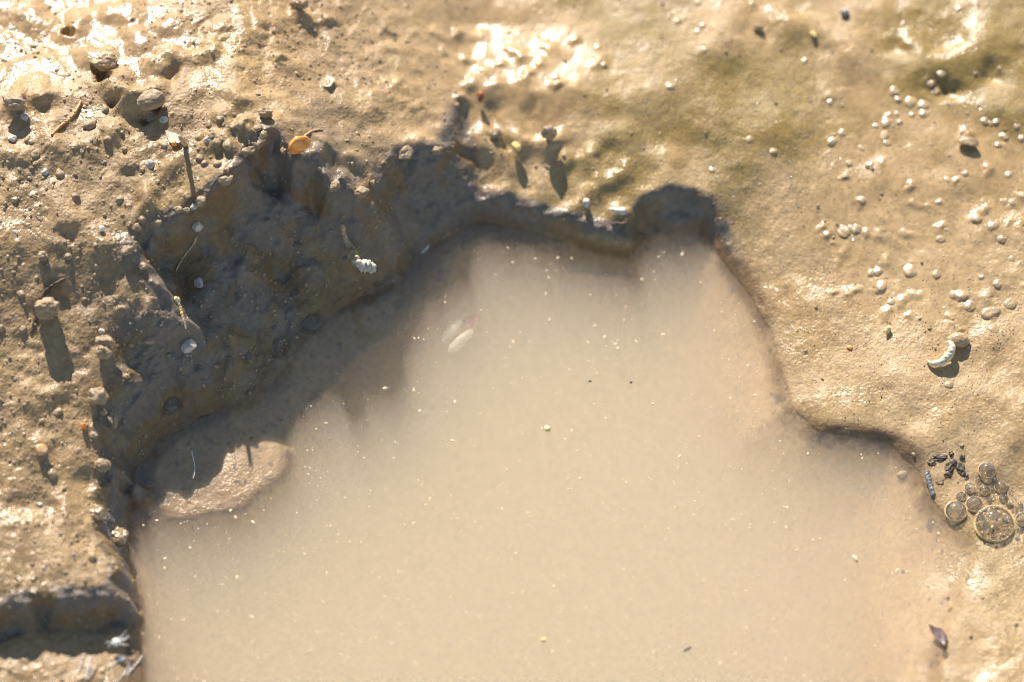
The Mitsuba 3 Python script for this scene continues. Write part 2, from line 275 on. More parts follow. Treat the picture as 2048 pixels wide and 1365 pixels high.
# ---------------------------------------------------------------- the cloudy water
scene['silt'] = {'type': 'homogeneous', 'albedo': {'type': 'rgb', 'value': [0.966, 0.914, 0.80]}, 'sigma_t': 58.0, 'phase': {'type': 'hg', 'g': 0.25}}
low = Z < -0.00013                         # the sheet of water ends where it would be thinner than a film
cell = low[:-1, :-1] & low[1:, :-1] & low[:-1, 1:] & low[1:, 1:]
wv, wf = [], []
for r_ in range(ny - 1):
    if not -0.46 < ay[r_] < 0.12:
        continue
    row = np.concatenate([[0], (cell[r_] & (np.abs(ax[:-1]) < 0.30)).astype(int), [0]])
    for c0, c1 in zip(np.nonzero(np.diff(row) == 1)[0], np.nonzero(np.diff(row) == -1)[0]):
        n = len(wv)
        wv += [[ax[c0], ay[r_], 0], [ax[c1], ay[r_], 0], [ax[c1], ay[r_ + 1], 0], [ax[c0], ay[r_ + 1], 0]]
        wf.append([n, n + 1, n + 2, n + 3])
scene['water'] = mikit.ply((np.array(wv), np.array(wf)), {'type': 'thindielectric', 'int_ior': 1.33}, interior={'type': 'ref', 'id': 'silt'})
labels['water'] = {'label': 'cloudy tan puddle water in the hole', 'kind': 'structure'}

# ---------------------------------------------------------------- materials of the small things
def stone(key, a, b, rough, scale, spec=0.5, trans=False):
    base = mikit.proc(lambda p, n, uv: mix(a, b, smoothstep(0.3, 0.7, fbm(p.x * scale, p.y * scale, p.z * scale, 3))))
    scene[key] = {'type': 'twosided', 'bsdf': {'type': 'principled', 'base_color': base, 'roughness': rough, 'specular': spec}}
stone('orange_stone', (0.78, 0.24, 0.03), (0.86, 0.40, 0.09), 0.22, 500, 0.6)
stone('pale_stone', (0.42, 0.38, 0.32), (0.62, 0.57, 0.48), 0.3, 600)
stone('amber_stone', (0.58, 0.33, 0.11), (0.66, 0.47, 0.27), 0.25, 500, 0.7)
stone('grey_stone', (0.25, 0.24, 0.22), (0.42, 0.40, 0.36), 0.15, 700, 0.7)
stone('brown_stone', (0.30, 0.19, 0.10), (0.45, 0.32, 0.19), 0.35, 600)
stone('rust_seed', (0.20, 0.05, 0.02), (0.32, 0.11, 0.04), 0.2, 900)
stone('yellow_seed', (0.70, 0.52, 0.16), (0.80, 0.66, 0.34), 0.2, 700)
stone('cream_husk', (0.58, 0.55, 0.43), (0.70, 0.67, 0.54), 0.4, 700)
stone('shell', (0.60, 0.50, 0.34), (0.75, 0.68, 0.52), 0.13, 800, 0.7)
stone('red_leaf', (0.20, 0.07, 0.055), (0.28, 0.11, 0.08), 0.4, 900)
stone('dark_leaf', (0.10, 0.065, 0.06), (0.17, 0.12, 0.11), 0.4, 900)
stone('rotten', (0.045, 0.034, 0.024), (0.13, 0.092, 0.055), 0.5, 900)
stone('straw', (0.36, 0.25, 0.13), (0.55, 0.42, 0.25), 0.4, 900)
stone('root', (0.42, 0.22, 0.07), (0.55, 0.34, 0.14), 0.4, 900)
stone('fibre', (0.75, 0.75, 0.72), (0.85, 0.85, 0.82), 0.12, 900, 0.8)
stone('clod_mud', (0.26, 0.190, 0.110), (0.38, 0.285, 0.175), 0.6, 500)
stone('bead_mud', (0.34, 0.24, 0.115), (0.40, 0.285, 0.15), 0.30, 300, 1.0)
stone('speck', (0.56, 0.43, 0.25), (0.72, 0.59, 0.40), 0.4, 1500)
stone('scum', (0.50, 0.34, 0.14), (0.62, 0.47, 0.25), 0.12, 700, 0.6)
stone('film', (0.10, 0.105, 0.10), (0.20, 0.20, 0.185), 0.10, 900, 0.7)
scene['bubble_skin'] = {'type': 'blendbsdf', 'weight': mikit.proc(lambda p, n, uv: 0.10 + 0.42 * smoothstep(0.35, 0.65, fbm(p.x * 700, p.y * 700, p.z * 700, 3))),
                        'bsdf_0': {'type': 'thindielectric', 'int_ior': 1.33}, 'bsdf_1': {'type': 'twosided', 'bsdf': {'type': 'principled', 'base_color': {'type': 'rgb', 'value': [0.15, 0.15, 0.14]}, 'roughness': 0.1, 'specular': 0.7}}}

# ---------------------------------------------------------------- makers
def new(name):
    if not any(k == name or k.startswith(name + '__') for k in scene):
        return name
    n = 1
    while any(k == f'{name}_{n:03d}' or k.startswith(f'{name}_{n:03d}__') for k in scene):
        n += 1
    return f'{name}_{n:03d}'

def put(name, mesh, bsdf, label=None, cat=None, group=None, smooth=True, parent=None, kind=None):
    key = new(f'{parent}__{name}' if parent else name)
    scene[key] = mikit.ply(mesh, bsdf, smooth=smooth)
    d = {}
    if label: d['label'] = label
    if cat: d['category'] = cat
    if group: d['group'] = group
    if kind: d['kind'] = kind
    if d: labels[key] = d
    return key

def rotz(a):
    c, s = math.cos(a), math.sin(a)
    return np.array([[c, -s, 0], [s, c, 0], [0, 0, 1.0]])

def lump_mesh(r, seed, rough=0.25, freq=1.6, sub=3, flat=1.0):
    m = trimesh.creation.icosphere(subdivisions=sub)
    v = m.vertices
    k = 1 + rough * 2 * (meshkit.fbm(v * freq + seed * 7.3 + 50, 3, seed) - 0.5)
    return trimesh.Trimesh(v * k[:, None] * np.asarray(r) * [1, 1, flat], m.faces, process=False)

def rock_mesh(r, seed, n=22, bevel=0.10):
    g = np.random.default_rng(seed)
    p = g.normal(size=(n, 3))
    p /= np.linalg.norm(p, axis=1, keepdims=True)
    m = trimesh.convex.convex_hull(p * g.uniform(0.85, 1.05, (n, 1)))
    for _ in range(2):
        m = m.subdivide()
    trimesh.smoothing.filter_taubin(m, lamb=0.5, nu=0.45, iterations=4)
    v = m.vertices * (1 + 0.05 * (meshkit.fbm(m.vertices * 3 + 40, 3, seed) - 0.5))[:, None]
    return trimesh.Trimesh(v * np.asarray(r), m.faces, process=False)

def ground_z(x, y):
    return float(map_coordinates(Z, [[np.interp(y, ay, np.arange(ny))], [np.interp(x, ax, np.arange(nx))]], order=1)[0])

def seat(u, v, up):                          # the ground point under pixel (u, v), raised by up metres
    p = hit(u, v)
    return np.array([p[0], p[1], p[2] + up])

def place(mesh, pos, a=0.0):
    v = mesh.vertices @ rotz(a).T + pos
    return trimesh.Trimesh(v, mesh.faces, process=False)

def tube(points, radii, sides=8, seed=0, rough=0.15, n=40):
    p = np.asarray(points, float)
    t = np.linspace(0, 1, len(p))
    from scipy.interpolate import make_interp_spline
    sp_ = make_interp_spline(t, p, k=min(3, len(p) - 1))
    tt = np.linspace(0, 1, n)
    c = sp_(tt)
    r = np.interp(tt, np.linspace(0, 1, len(radii)), radii)
    d = np.gradient(c, axis=0)
    d /= np.linalg.norm(d, axis=1, keepdims=True)
    a = np.cross(d, [0.13, 0.21, 0.97])
    a /= np.linalg.norm(a, axis=1, keepdims=True)
    b = np.cross(d, a)
    ang = np.arange(sides) * 2 * math.pi / sides
    ring = c[:, None] + (r[:, None, None] * (np.cos(ang)[None, :, None] * a[:, None] + np.sin(ang)[None, :, None] * b[:, None]))
    g = np.random.default_rng(seed)
    ring = c[:, None] + (ring - c[:, None]) * (1 + rough * g.normal(size=(n, sides, 1)))
    v = np.vstack([ring.reshape(-1, 3), c[:1], c[-1:]])
    f = []
    for q in range(n - 1):
        for k in range(sides):
            k2 = (k + 1) % sides
            f += [[q * sides + k, q * sides + k2, (q + 1) * sides + k2], [q * sides + k, (q + 1) * sides + k2, (q + 1) * sides + k]]
    for k in range(sides):
        k2 = (k + 1) % sides
        f += [[n * sides, k2, k], [n * sides + 1, (n - 1) * sides + k, (n - 1) * sides + k2]]
    return trimesh.Trimesh(v, f, process=False)

def lit_point(u, v, lift=0.0008):            # the lowest point on this line of sight that the sun reaches
    p0 = hit(u, v)
    d = ray(u, v)
    d = d / np.linalg.norm(d)
    s = np.arange(1, 120)[:, None] * 0.001
    for k in range(0, 90):
        p = p0 - d * k * 0.0005
        q = p + s * sun
        zg = map_coordinates(Z, [np.interp(q[:, 1], ay, np.arange(ny)), np.interp(q[:, 0], ax, np.arange(nx))], order=1)
        if (q[:, 2] > zg).all():
            return p - d * lift
    return p0

# ---------------------------------------------------------------- pebbles, seeds and scraps that can be told apart
R = 1.0 * PX
def rock(name, u, v, w, h, t, bsdf, label, cat, seed, a=0.0, sink=0.25, z=None, group=None):
    m = rock_mesh((w / 2 * R, h / 2 * R, t / 2 * R), seed, 12 if seed == 3 else 22)
    pos = seat(u, v, t / 2 * R * (1 - 2 * sink)) if z is None else at(u, v, z)
    return put(name, place(m, pos, a), bsdf, label, cat, group, smooth=30)

rock('pebble', 597, 300, 54, 44, 46, 'orange_stone', 'glassy orange pebble perched on the jagged rim of the hole', 'pebble', 3, 0.4, 0.05)
rock('pebble', 398, 458, 28, 26, 26, 'pale_stone', 'pale whitish pebble stuck high in the shaded wall, thin root hanging below it', 'pebble', 5, 0.2, 0.1)
rock('pebble', 378, 698, 30, 40, 28, 'pale_stone', 'blocky pale grey pebble low in the shaded wall, left of the bubbles', 'pebble', 8, -0.5, 0.1)
rock('pebble', 398, 570, 22, 26, 20, 'grey_stone', 'small wet grey pebble halfway down the shaded wall', 'pebble', 11, 0.1, 0.1)
rock('pebble', 1938, 290, 52, 28, 20, 'brown_stone', 'flat brown pebble lying on the right bank among mud beads', 'pebble', 14, -0.1, 0.0)
rock('pebble', 168, 856, 15, 17, 18, 'orange_stone', 'tiny orange pebble on the left bank close to the shaded rim', 'pebble', 17, 0.3, 0.1)
rock('pebble', 83, 905, 30, 26, 22, 'amber_stone', 'pale orange-tinged pebble over a dark pit on the lower left bank', 'pebble', 21, 0.3, 0.0)
rock('pebble', 1808, 945, 36, 42, 30, 'clod_mud', 'pale pebble just under the water by the right shore', 'pebble', 24, 0.5, 0.2, z=-5.0)
rock('pebble', 1172, 413, 17, 22, 30, 'pale_stone', 'upright pale pebble glinting low on the far bank', 'pebble', 27, 0.0, 0.1)
rock('pebble', 1690, 28, 24, 18, 18, 'grey_stone', 'small grey pebble near the top edge on the far right bank', 'pebble', 29, 0.6, 0.1)
rock('pebble', 1518, 60, 30, 16, 14, 'clod_mud', 'small brown pebble with a dark shadow near the top edge', 'pebble', 31, -0.2, 0.0)
rock('pebble', 1627, 70, 18, 24, 14, 'yellow_seed', 'pale yellowish pebble on the algae-tinted bank near the top', 'pebble', 33, 0.2, 0.3)
rock('pebble', 205, 452 + 10, 14, 12, 16, 'fibre', 'tiny white pebble on the left bank beside a dark pit', 'pebble', 35, 0.2, 0.0)
rock('seed', 961, 202, 17, 28, 22, 'rust_seed', 'glossy dark red seed standing on the far bank with a short shadow', 'seed', 38, 0.0, -0.3)
rock('seed', 1032, 301, 26, 20, 22, 'yellow_seed', 'small yellow seed wedged in a cleft of the far bank', 'seed', 41, -0.5, -0.2)
rock('seed', 1775, 663, 14, 22, 16, 'yellow_seed', 'tiny pale yellow seed on the smooth right bank', 'seed', 44, -0.5, 0.1)
rock('seed', 350, 292, 14, 12, 14, 'orange_stone', 'tiny bright orange seed at the foot of the upright stalk', 'seed', 47, 0.0, 0.0)
rock('flake', 1700, 697, 16, 10, 6, 'orange_stone', 'tiny orange flake by the edge of the submerged right shore', 'flake', 50, -0.6, 0.0)
rock('chip', 1236, 428, 52, 24, 20, 'pale_stone', 'pale ragged chip jutting from the far bank above a dark recess', 'chip', 53, -0.25, -0.2)

def husk(u0, v0, u1, v1, w, z, label, seed):
    z -= 9.5
    a, b = at(u0, v0, z), at(u1, v1, z)
    m = tube([a, (a + b) / 2 + [0, 0, 0.0004], b], np.array([0.35, 0.9, 1.0, 0.95, 0.85, 0.5]) * w / 2 * R, 12, seed, 0.02, 30)
    put('husk', m, 'cream_husk', label, 'husk', smooth=True)
husk(884, 683, 926, 640, 21, -2.6, 'upper of two pale husks lying side by side under the cloudy water', 1)
husk(897, 706, 944, 662, 21, -2.2, 'lower of two pale husks lying side by side under the cloudy water', 2)

def leaf(name, outline, z, bsdf, label, cat, thick=0.0004, curl=0.0006, lift=0.0):
    from shapely.geometry import Polygon
    P = np.array([(at(u, v, z) if z is not None else seat(u, v, lift)) for u, v in outline])
    m = trimesh.creation.extrude_polygon(Polygon(P[:, :2]).buffer(0.0003), thick, engine='earcut')
    m = m.subdivide_to_size(0.0015)
    v = np.array(m.vertices)
    c = P.mean(0)
    A = np.c_[P[:, :2] - c[:2], np.ones(len(P))]
    k = np.linalg.lstsq(A, P[:, 2], rcond=None)[0]
    d = v[:, :2] - c[:2]
    v[:, 2] += d @ k[:2] + k[2] + curl * np.sin(d[:, 0] * 900) + curl * (np.hypot(d[:, 0], d[:, 1]) / 0.004) ** 2 * 0.5
    return put(name, trimesh.Trimesh(v, m.faces), bsdf, label, cat, smooth=35)
leaf('leaf_scrap', [(925, 640), (945, 632), (958, 640), (950, 655), (930, 656)], -11, 'red_leaf', 'blurred reddish leaf scrap under water beside the two pale husks', 'leaf')
leaf('leaf_scrap', [(1859, 1252), (1880, 1260), (1893, 1275), (1888, 1292), (1876, 1280), (1868, 1268)], 0.4, 'dark_leaf', 'dark pointed leaf scrap at the edge of the water, lower right', 'leaf')
leaf('leaf_scrap', [(333, 268), (350, 272), (365, 283), (358, 292), (340, 286)], None, 'shell', 'pale curled leaf scrap beside the upright stalk on the left bank', 'leaf', lift=0.0012)
leaf('leaf_scrap', [(838, 502), (850, 495), (858, 488), (856, 498), (846, 504)], 1.0, 'fibre', 'thin white sliver at the shaded waterline', 'sliver', thick=0.0003)
leaf('leaf_scrap', [(655, 690 - 535), (668, 163), (660, 178), (648, 172)], None, 'shell', 'pale wet leaf scrap pressed in the mud above the rim', 'leaf', lift=0.0006)

# curved shell on the right bank and the swollen lump behind it
c0 = [seat(1853, 722, 0.0012), seat(1872, 733, 0.0022), seat(1893, 724, 0.0034), seat(1902, 706, 0.0042), seat(1893, 694, 0.0036)]
put('shell_fragment', tube(c0, np.array([1.5, 7, 9, 7.5, 3]) * R, 12, 5, 0.05, 40), 'shell', 'pale crescent of broken shell casting a dark shadow on the right bank', 'shell')

# stalks, straw and roots
def strand(name, pix, r, bsdf, label, cat, lift=0.0006, seed=0, sides=7, rough=0.15, group=None, n=40):
    p = [seat(u, v, lift if len(q) == 0 else q[0] * MM) for u, v, *q in pix]
    return put(name, tube(p, np.atleast_1d(r) * R, sides, seed, rough, n), bsdf, label, cat, group)
b = seat(372, 290, -0.001)
put('stalk', tube([b, b + [-0.0006, -0.003, 0.0085], b + [-0.0010, -0.007, 0.0175]], np.array([5, 5, 4]) * R, 9, 3, 0.12, 30), 'straw', 'short broken stalk standing up from the left bank, its long thin shadow below it', 'stalk')
strand('root', [(104, 272), (125, 252), (145, 235), (162, 203)], [2.5, 4, 4, 2.5], 'root', 'thin orange rootlet lying across the upper left bank', 'root', seed=4)
strand('root', [(392, 474), (385, 492), (368, 515), (352, 545)], [2.5, 2.5, 2, 1.5], 'straw', 'thin tan root hanging down the shaded wall from the pale pebble', 'root', seed=5)
strand('root', [(350, 598), (358, 612), (364, 630), (372, 660)], [3.5, 4.5, 3, 2], 'yellow_seed', 'yellowish root end poking from the tip of the left lobe', 'root', seed=6)
strand('root', [(606, 278), (618, 268), (632, 262), (646, 262)], [2.5, 2.2, 2, 1.2], 'straw', 'hair-thin curved root beside the glassy orange pebble', 'root', seed=7)
strand('root', [(130, 560), (88, 590), (75, 625), (62, 668)], [3, 5, 5, 3], 'rotten', 'dark curved root in a groove of the left bank by the round clod', 'root', seed=8)
q0, q1, q2 = seat(684, 452, 0.001), seat(700, 500, 0.0015), lit_point(712, 522)
q3, q4 = lit_point(728, 532), lit_point(750, 537)
k = put('straw', tube([q0, q1, q2], np.array([6, 8, 10, 9]) * R, 10, 9, 0.14, 40), 'straw', 'mud-crusted straw sticking out of the shaded wall with a sunlit knob', 'straw')
put('knob', tube([q2, q3, q4], np.array([5, 11, 13, 9]) * R, 10, 10, 0.16, 24), 'pale_stone', 'sunlit crusty tip', parent=k)
strand('stem', [(1853, 945), (1858, 965), (1866, 992)], [5, 5.5, 4.5], 'grey_stone', 'short grey stem lying at the water edge next to the black debris', 'stem', seed=12)
strand('thread', [(385, 912), (388, 928), (391, 948), (387, 968)], [0.8, 0.8, 0.7, 0.6], 'fibre', 'hair-thin white thread over the sunlit underwater shelf', 'thread', lift=0.0042, seed=13)

# black rotten debris on the right shore
deb = new('plant_debris')
labels[deb] = {'label': 'clump of black rotten plant matter above the foam on the right', 'category': 'debris'}
for n, (u, v, w, h, t) in enumerate([(1880, 915, 40, 18, 12), (1903, 930, 34, 22, 16), (1922, 938, 30, 20, 14), (1865, 925, 22, 16, 10), (1895, 948, 26, 18, 12), (1935, 950, 20, 14, 10), (1880, 965, 22, 24, 10), (1925, 915, 14, 14, 18), (1903, 908, 12, 12, 16)]):
    m = lump_mesh((w / 2 * R, h / 2 * R, t / 2 * R), 60 + n, 0.6, 2.0)
    put('fragment', place(m, seat(u, v, -0.0006), n * 0.9), 'rotten', parent=deb)

# ---------------------------------------------------------------- bubbles
def bubble(name, u, v, r, label, group=None, collar=True, flecks=0, squash=0.8, z=None, seed=0):
    k = new(name)
    labels[k] = {'label': label, 'category': 'bubble'}
    if group: labels[k]['group'] = group
    p = seat(u, v, 0) if z is None else at(u, v, z)
    p = p + [0, 0, 0.0002]
    rr = r * R
    m = trimesh.creation.icosphere(subdivisions=4)
    put('dome', place(trimesh.Trimesh(m.vertices * rr * [1, 1, squash], m.faces, process=False), p), 'bubble_skin', parent=k)
    if collar:
        t = trimesh.creation.torus(rr * 1.01, rr * 0.09, 40, 12)
        t.vertices[:, 2] *= 0.8
        t.vertices *= 1 + 0.04 * (meshkit.fbm(t.vertices / rr * 2 + 9, 2, seed)[:, None] - 0.5)
        put('collar', place(t, p + [0, 0, rr * 0.05]), 'scum', parent=k)
    if flecks:
        g = np.random.default_rng(seed)
        parts = []
        for _ in range(flecks):
            d = g.normal(size=3)
            d[2] = abs(d[2]) + 0.25
            d /= np.linalg.norm(d)
            f = trimesh.creation.icosphere(subdivisions=1)
            s = 0.012 * rr + 0.06 * rr * g.uniform() ** 3
            f.vertices = f.vertices * [s * g.uniform(1, 2.2), s, s * 0.5]
            f.vertices = f.vertices @ rotz(g.uniform(0, 3)).T + d * rr * [1, 1, squash] * 1.005 + p
            parts.append(f)
        put('silt_flecks', trimesh.util.concatenate(parts), 'scum', parent=k, kind='stuff')
    return k
FOAM = 'foam bubbles at the right shore'
bubble('bubble', 1989, 1050, 38, 'largest foam bubble at the right shore, grey dome flecked with silt', FOAM, flecks=70, squash=0.85, seed=1)
bubble('bubble', 1912, 1024, 21, 'clear round bubble at the water edge, leftmost of the foam', FOAM, flecks=8, squash=0.85, seed=2)
bubble('bubble', 1949, 1010, 16.5, 'dark glossy bubble touching the upper left of the largest foam bubble', FOAM, squash=0.85, seed=3)
bubble('bubble', 1974, 942, 17, 'brightly glinting yellowish bubble, topmost of the foam', FOAM, flecks=25, squash=0.9, seed=4)
for u, v, r in [(1940, 977, 11), (1969, 982, 11), (2001, 975, 12), (2006, 998, 9), (1922, 994, 10), (2047, 1040, 15), (2040, 1061, 7), (1950, 1034, 5), (2022, 986, 6), (1986, 997, 6), (1957, 962, 6), (1945, 992, 5), (2018, 1010, 6), (2030, 1020, 7), (1990, 962, 7), (1978, 1003, 5), (2035, 1078, 5), (1930, 992, 4), (1962, 992, 5), (1971, 1018, 4), (2012, 996, 5), (2028, 1000, 5), (2024, 1012, 4), (1985, 981, 5), (1958, 975, 4), (1952, 987, 4), (2014, 975, 4), (2040, 1012, 6), (2043, 1022, 4), (2033, 1066, 4), (1966, 1036, 4), (1936, 1036, 4)]:
    bubble('bubble', u, v, r, 'small muddy bubble in the foam above the largest bubble', FOAM, collar=r > 8, squash=0.85, seed=int(u))
WALL = 'bubbles low on the shaded wall'
bubble('bubble', 622, 645, 22, 'large bluish bubble at the middle of the shaded waterline', WALL, collar=False, squash=0.7, seed=31)
bubble('bubble', 340, 807, 19, 'bluish bubble at the left end of the shaded waterline', WALL, collar=False, squash=0.7, seed=32)
bubble('bubble', 590, 588, 11, 'small bluish bubble just above the large bluish one', WALL, collar=False, squash=0.7, seed=33)
for u, v, r in [(576, 624, 7), (571, 637, 6), (455, 694, 9), (458, 720, 8), (495, 712, 9), (394, 737, 9), (595, 545 - 56, 9), (690, 517, 6), (534, 440, 6), (552, 700, 7), (548, 655, 6)]:
    bubble('bubble', u, v, r, 'tiny grey bubble on the shaded wall', WALL, collar=False, squash=0.7, seed=int(u))
SHORE = 'lone bubbles at the lower right edge of the water'
for u, v, r in [(1890, 1307, 6), (1873, 1312, 4), (1895, 1198, 5), (1935, 1157, 5), (1806, 1145, 4)]:
    bubble('bubble', u, v, r, 'tiny lone bubble along the lower right shore', SHORE, collar=False, squash=0.8, z=0.3 if u < 1900 else None, seed=int(u))

# ---------------------------------------------------------------- clods on the left bank
def clod(u, v, w, h, t, label, seed, group=None, sink=0.1, bsdf='clod_mud', rough=0.45, name='mud_clod', a=0.0):
    m = lump_mesh((w / 2 * R, h / 2 * R, t / 2 * R), seed, rough, 1.7, 4)
    put(name, place(m, seat(u, v, t / 2 * R * (1 - 2 * sink)), a), bsdf, label, 'clod', group)
clod(97, 632, 46, 40, 44, 'round clod with a long shadow beside the dark curved root, left bank', 101, sink=-0.1)
clod(212, 694, 36, 26, 30, 'upper of two clods at the notch in the left rim', 102, sink=-0.1)
clod(210, 716, 30, 24, 32, 'lower of two clods at the notch in the left rim', 103, sink=-0.1)
clod(197, 803, 40, 32, 34, 'pale clod overhanging the left rim above a shadow notch', 104, sink=-0.1)
clod(205, 936, 32, 26, 24, 'clod on the left rim above the mud spur', 105)
clod(195, 1030, 30, 30, 26, 'wet shiny clod at the corner of the left rim near the water', 106, bsdf='bead_mud')
clod(238, 1078, 34, 34, 26, 'lumpy yellowish clod where the left bank meets the water', 107, bsdf='bead_mud')
clod(85, 512 + 5, 18, 20, 20, 'small rounded clod above the dark curved root', 108)
clod(300, 205, 60, 40, 34, 'long smooth clod between two pits on the upper left bank', 109, sink=0.3, rough=0.25, a=0.4)
clod(210, 128, 50, 40, 34, 'knobbly shiny clod on the glaring upper left corner', 110, sink=0.25, bsdf='bead_mud')
clod(30, 212, 44, 30, 30, 'reddish clod at the left edge of the upper bank', 111, sink=0.1)
clod(532, 232, 26, 20, 22, 'square-edged clod at the top of the jagged rim', 112, sink=0.05)
clod(600, 14, 36, 24, 28, 'brown clod near the top edge above the rim', 113, sink=0.05, bsdf='brown_stone')
clod(1915, 686, 46, 32, 26, 'smooth swollen clod next to the crescent of shell', 114, sink=0.1, bsdf='bead_mud', rough=0.2)
clod(1098, 278, 30, 24, 36, 'dark-shadowed clod in the cleft right of the yellow seed', 115, sink=-0.1)
clod(992, 272, 26, 22, 22, 'pale clod left of the yellow seed on the far bank', 117)

rim = [(188, 870), (200, 905), (196, 965), (190, 985), (222, 838), (205, 825), (238, 778), (250, 752), (232, 722), (262, 690), (300, 680), (345, 655), (352, 600), (325, 565), (285, 532), (255, 500), (270, 468), (310, 445), (335, 436), (372, 420), (402, 402), (425, 385), (450, 358), (478, 332), (500, 300), (515, 282), (648, 350), (668, 372), (700, 384), (722, 384), (745, 365), (778, 318), (812, 306), (850, 308), (872, 300), (568, 300), (625, 328)]
for n, (u, v) in enumerate(rim):
    if n % 5 in (1, 3):
        continue
    r = (9, 14, 7, 11, 17, 8, 12)[n % 7]
    side = 'left part of the jagged rim, above the narrow water edge' if v > 660 and u < 400 else 'jagged rim between the left lobe and the stalk' if u < 540 else 'jagged rim right of the glassy orange pebble'
    r *= 0.8
    m = lump_mesh((r * 1.3 * R, r * R, r * 0.8 * R), 500 + n, 0.5, 1.5, 3)
    put('rim_clod', place(m, seat(u, v, -r * R * 0.1), n * 1.3), 'clod_mud', 'small rough clod on the ' + side, 'clod', 'small clods on the ' + side)

# crumbs: many and alike
CR = 'mud crumbs on the left bank'
crumbs = [(480, 250), (515, 258), (525, 270), (440, 240), (466, 255), (415, 280), (425, 272), (433, 286), (400, 275), (435, 330), (452, 342), (388, 413), (357, 420), (410, 328), (455, 290), (490, 305), (330, 290), (328, 240), (300, 235), (180, 250), (62, 285), (55, 282), (70, 310), (90, 345), (120, 350), (150, 395), (30, 400), (240, 400), (285, 440), (300, 330), (250, 300), (215, 280)]
g = np.random.default_rng(77)
while len(crumbs) < 80:
    u, v = g.uniform(0, 560), g.uniform(200, 1190)
    edge = np.interp(v, [200, 260, 330, 400, 440, 480, 520, 560, 620, 680, 760, 850, 1000, 1080, 1190], [560, 520, 470, 390, 320, 235, 250, 300, 340, 260, 220, 195, 175, 215, 265])
    if u < edge - 8 and all(abs(u - a) + abs(v - b) > 14 for a, b in crumbs):
        crumbs.append((u, v))
for n, (u, v) in enumerate(crumbs):
    r = g.uniform(6, 10) if n < 32 else 3 + 6 * g.uniform() ** 2
    m = lump_mesh((r * R * g.uniform(0.9, 1.4), r * R, r * R * g.uniform(0.7, 1.1)), n, 0.5, 1.6, 2)
    lab = 'small rough crumb of mud ' + ('between the upright stalk and the jagged rim' if n < 32 else 'loose on the upper left bank' if v < 420 else 'loose on the left bank level with the shaded wall' if v < 760 else 'loose on the lower left bank')
    put('mud_crumb', place(m, seat(u, v, r * R * 0.05), g.uniform(0, 6)), ('clod_mud', 'clod_mud', 'bead_mud', 'clod_mud', 'clod_mud', 'pale_stone')[n % 6], lab, 'crumb', lab.replace('small rough crumb', 'mud crumbs'), smooth=40)

# ---------------------------------------------------------------- glossy beads on the right bank
BE = 'glossy mud beads on the right bank'
beads = [(1397, 5), (1355, 44), (1406, 53), (1397, 64), (1410, 100), (1340, 172), (1503, 9), (1920, 18), (1610, 122), (1499, 279), (1546, 303), (1685, 265), (1665, 283), (1723, 297), (1789, 183), (1796, 199), (1820, 204), (1847, 210), (1847, 228), (1825, 230), (1794, 228), (1773, 245), (1769, 272), (1774, 286), (1800, 245), (1752, 252), (1860, 166), (1869, 182), (1884, 146), (1970, 241), (1982, 246), (1993, 243), (2034, 252), (1997, 290), (2010, 274), (2043, 277), (1931, 347), (1897, 360), (2017, 350), (1723, 400), (2008, 403), (2025, 405), (1702, 456), (1742, 332), (1698, 328),
         (1690, 463), (1713, 459), (1743, 546), (1755, 544), (1762, 575), (1821, 542), (1873, 549), (1893, 459), (1954, 438), (1985, 452), (1963, 554), (1995, 568), (1909, 590), (1923, 592), (1939, 612), (1977, 627), (1990, 624), (2022, 608), (1987, 659), (2024, 517), (1881, 478), (2004, 478), (1898, 770), (1784, 605), (1195, 94), (1207, 130), (1113, 157), (1660, 205), (1425, 340)]
big = {(1762, 575): 13, (1821, 542): 13, (1923, 592): 14, (1939, 612): 12, (1977, 627): 14, (2022, 608): 14, (1713, 459): 13, (1755, 544): 12, (1690, 463): 12, (1987, 659): 11, (1985, 452): 11, (1773, 245): 12, (1847, 228): 11, (1820, 204): 12, (1789, 183): 12, (1847, 210): 11, (1769, 272): 11, (1990, 624): 11}
for n, (u, v) in enumerate(beads):
    r = big.get((u, v), g.uniform(6, 9.5))
    where = ('near the top edge' if v < 180 and u < 1700 else 'in the cluster above the flat brown pebble' if 1740 < u < 1890 and 140 < v < 300 else
             'right of the flat brown pebble' if u > 1960 and 230 < v < 300 else 'in the group halfway down the right bank' if 1680 < u < 1880 and 440 < v < 620 else
             'in the group above the crescent of shell' if u > 1880 and 540 < v < 680 else 'below the flat brown pebble' if u > 1840 and 300 < v < 530 else 'standing alone on the smooth right bank')
    m = lump_mesh((r * R * g.uniform(1.0, 1.35), r * R * g.uniform(0.95, 1.2), r * R * g.uniform(0.38, 0.55)), 300 + n, 0.3, 1.4, 3)
    put('mud_bead', place(m, seat(u, v, -0.08 * r * R), g.uniform(0, 6)), 'bead_mud', ('large ' if r > 10 else 'small ') + 'glossy bead of wet mud ' + where, 'bead', 'mud beads ' + where, smooth=True)

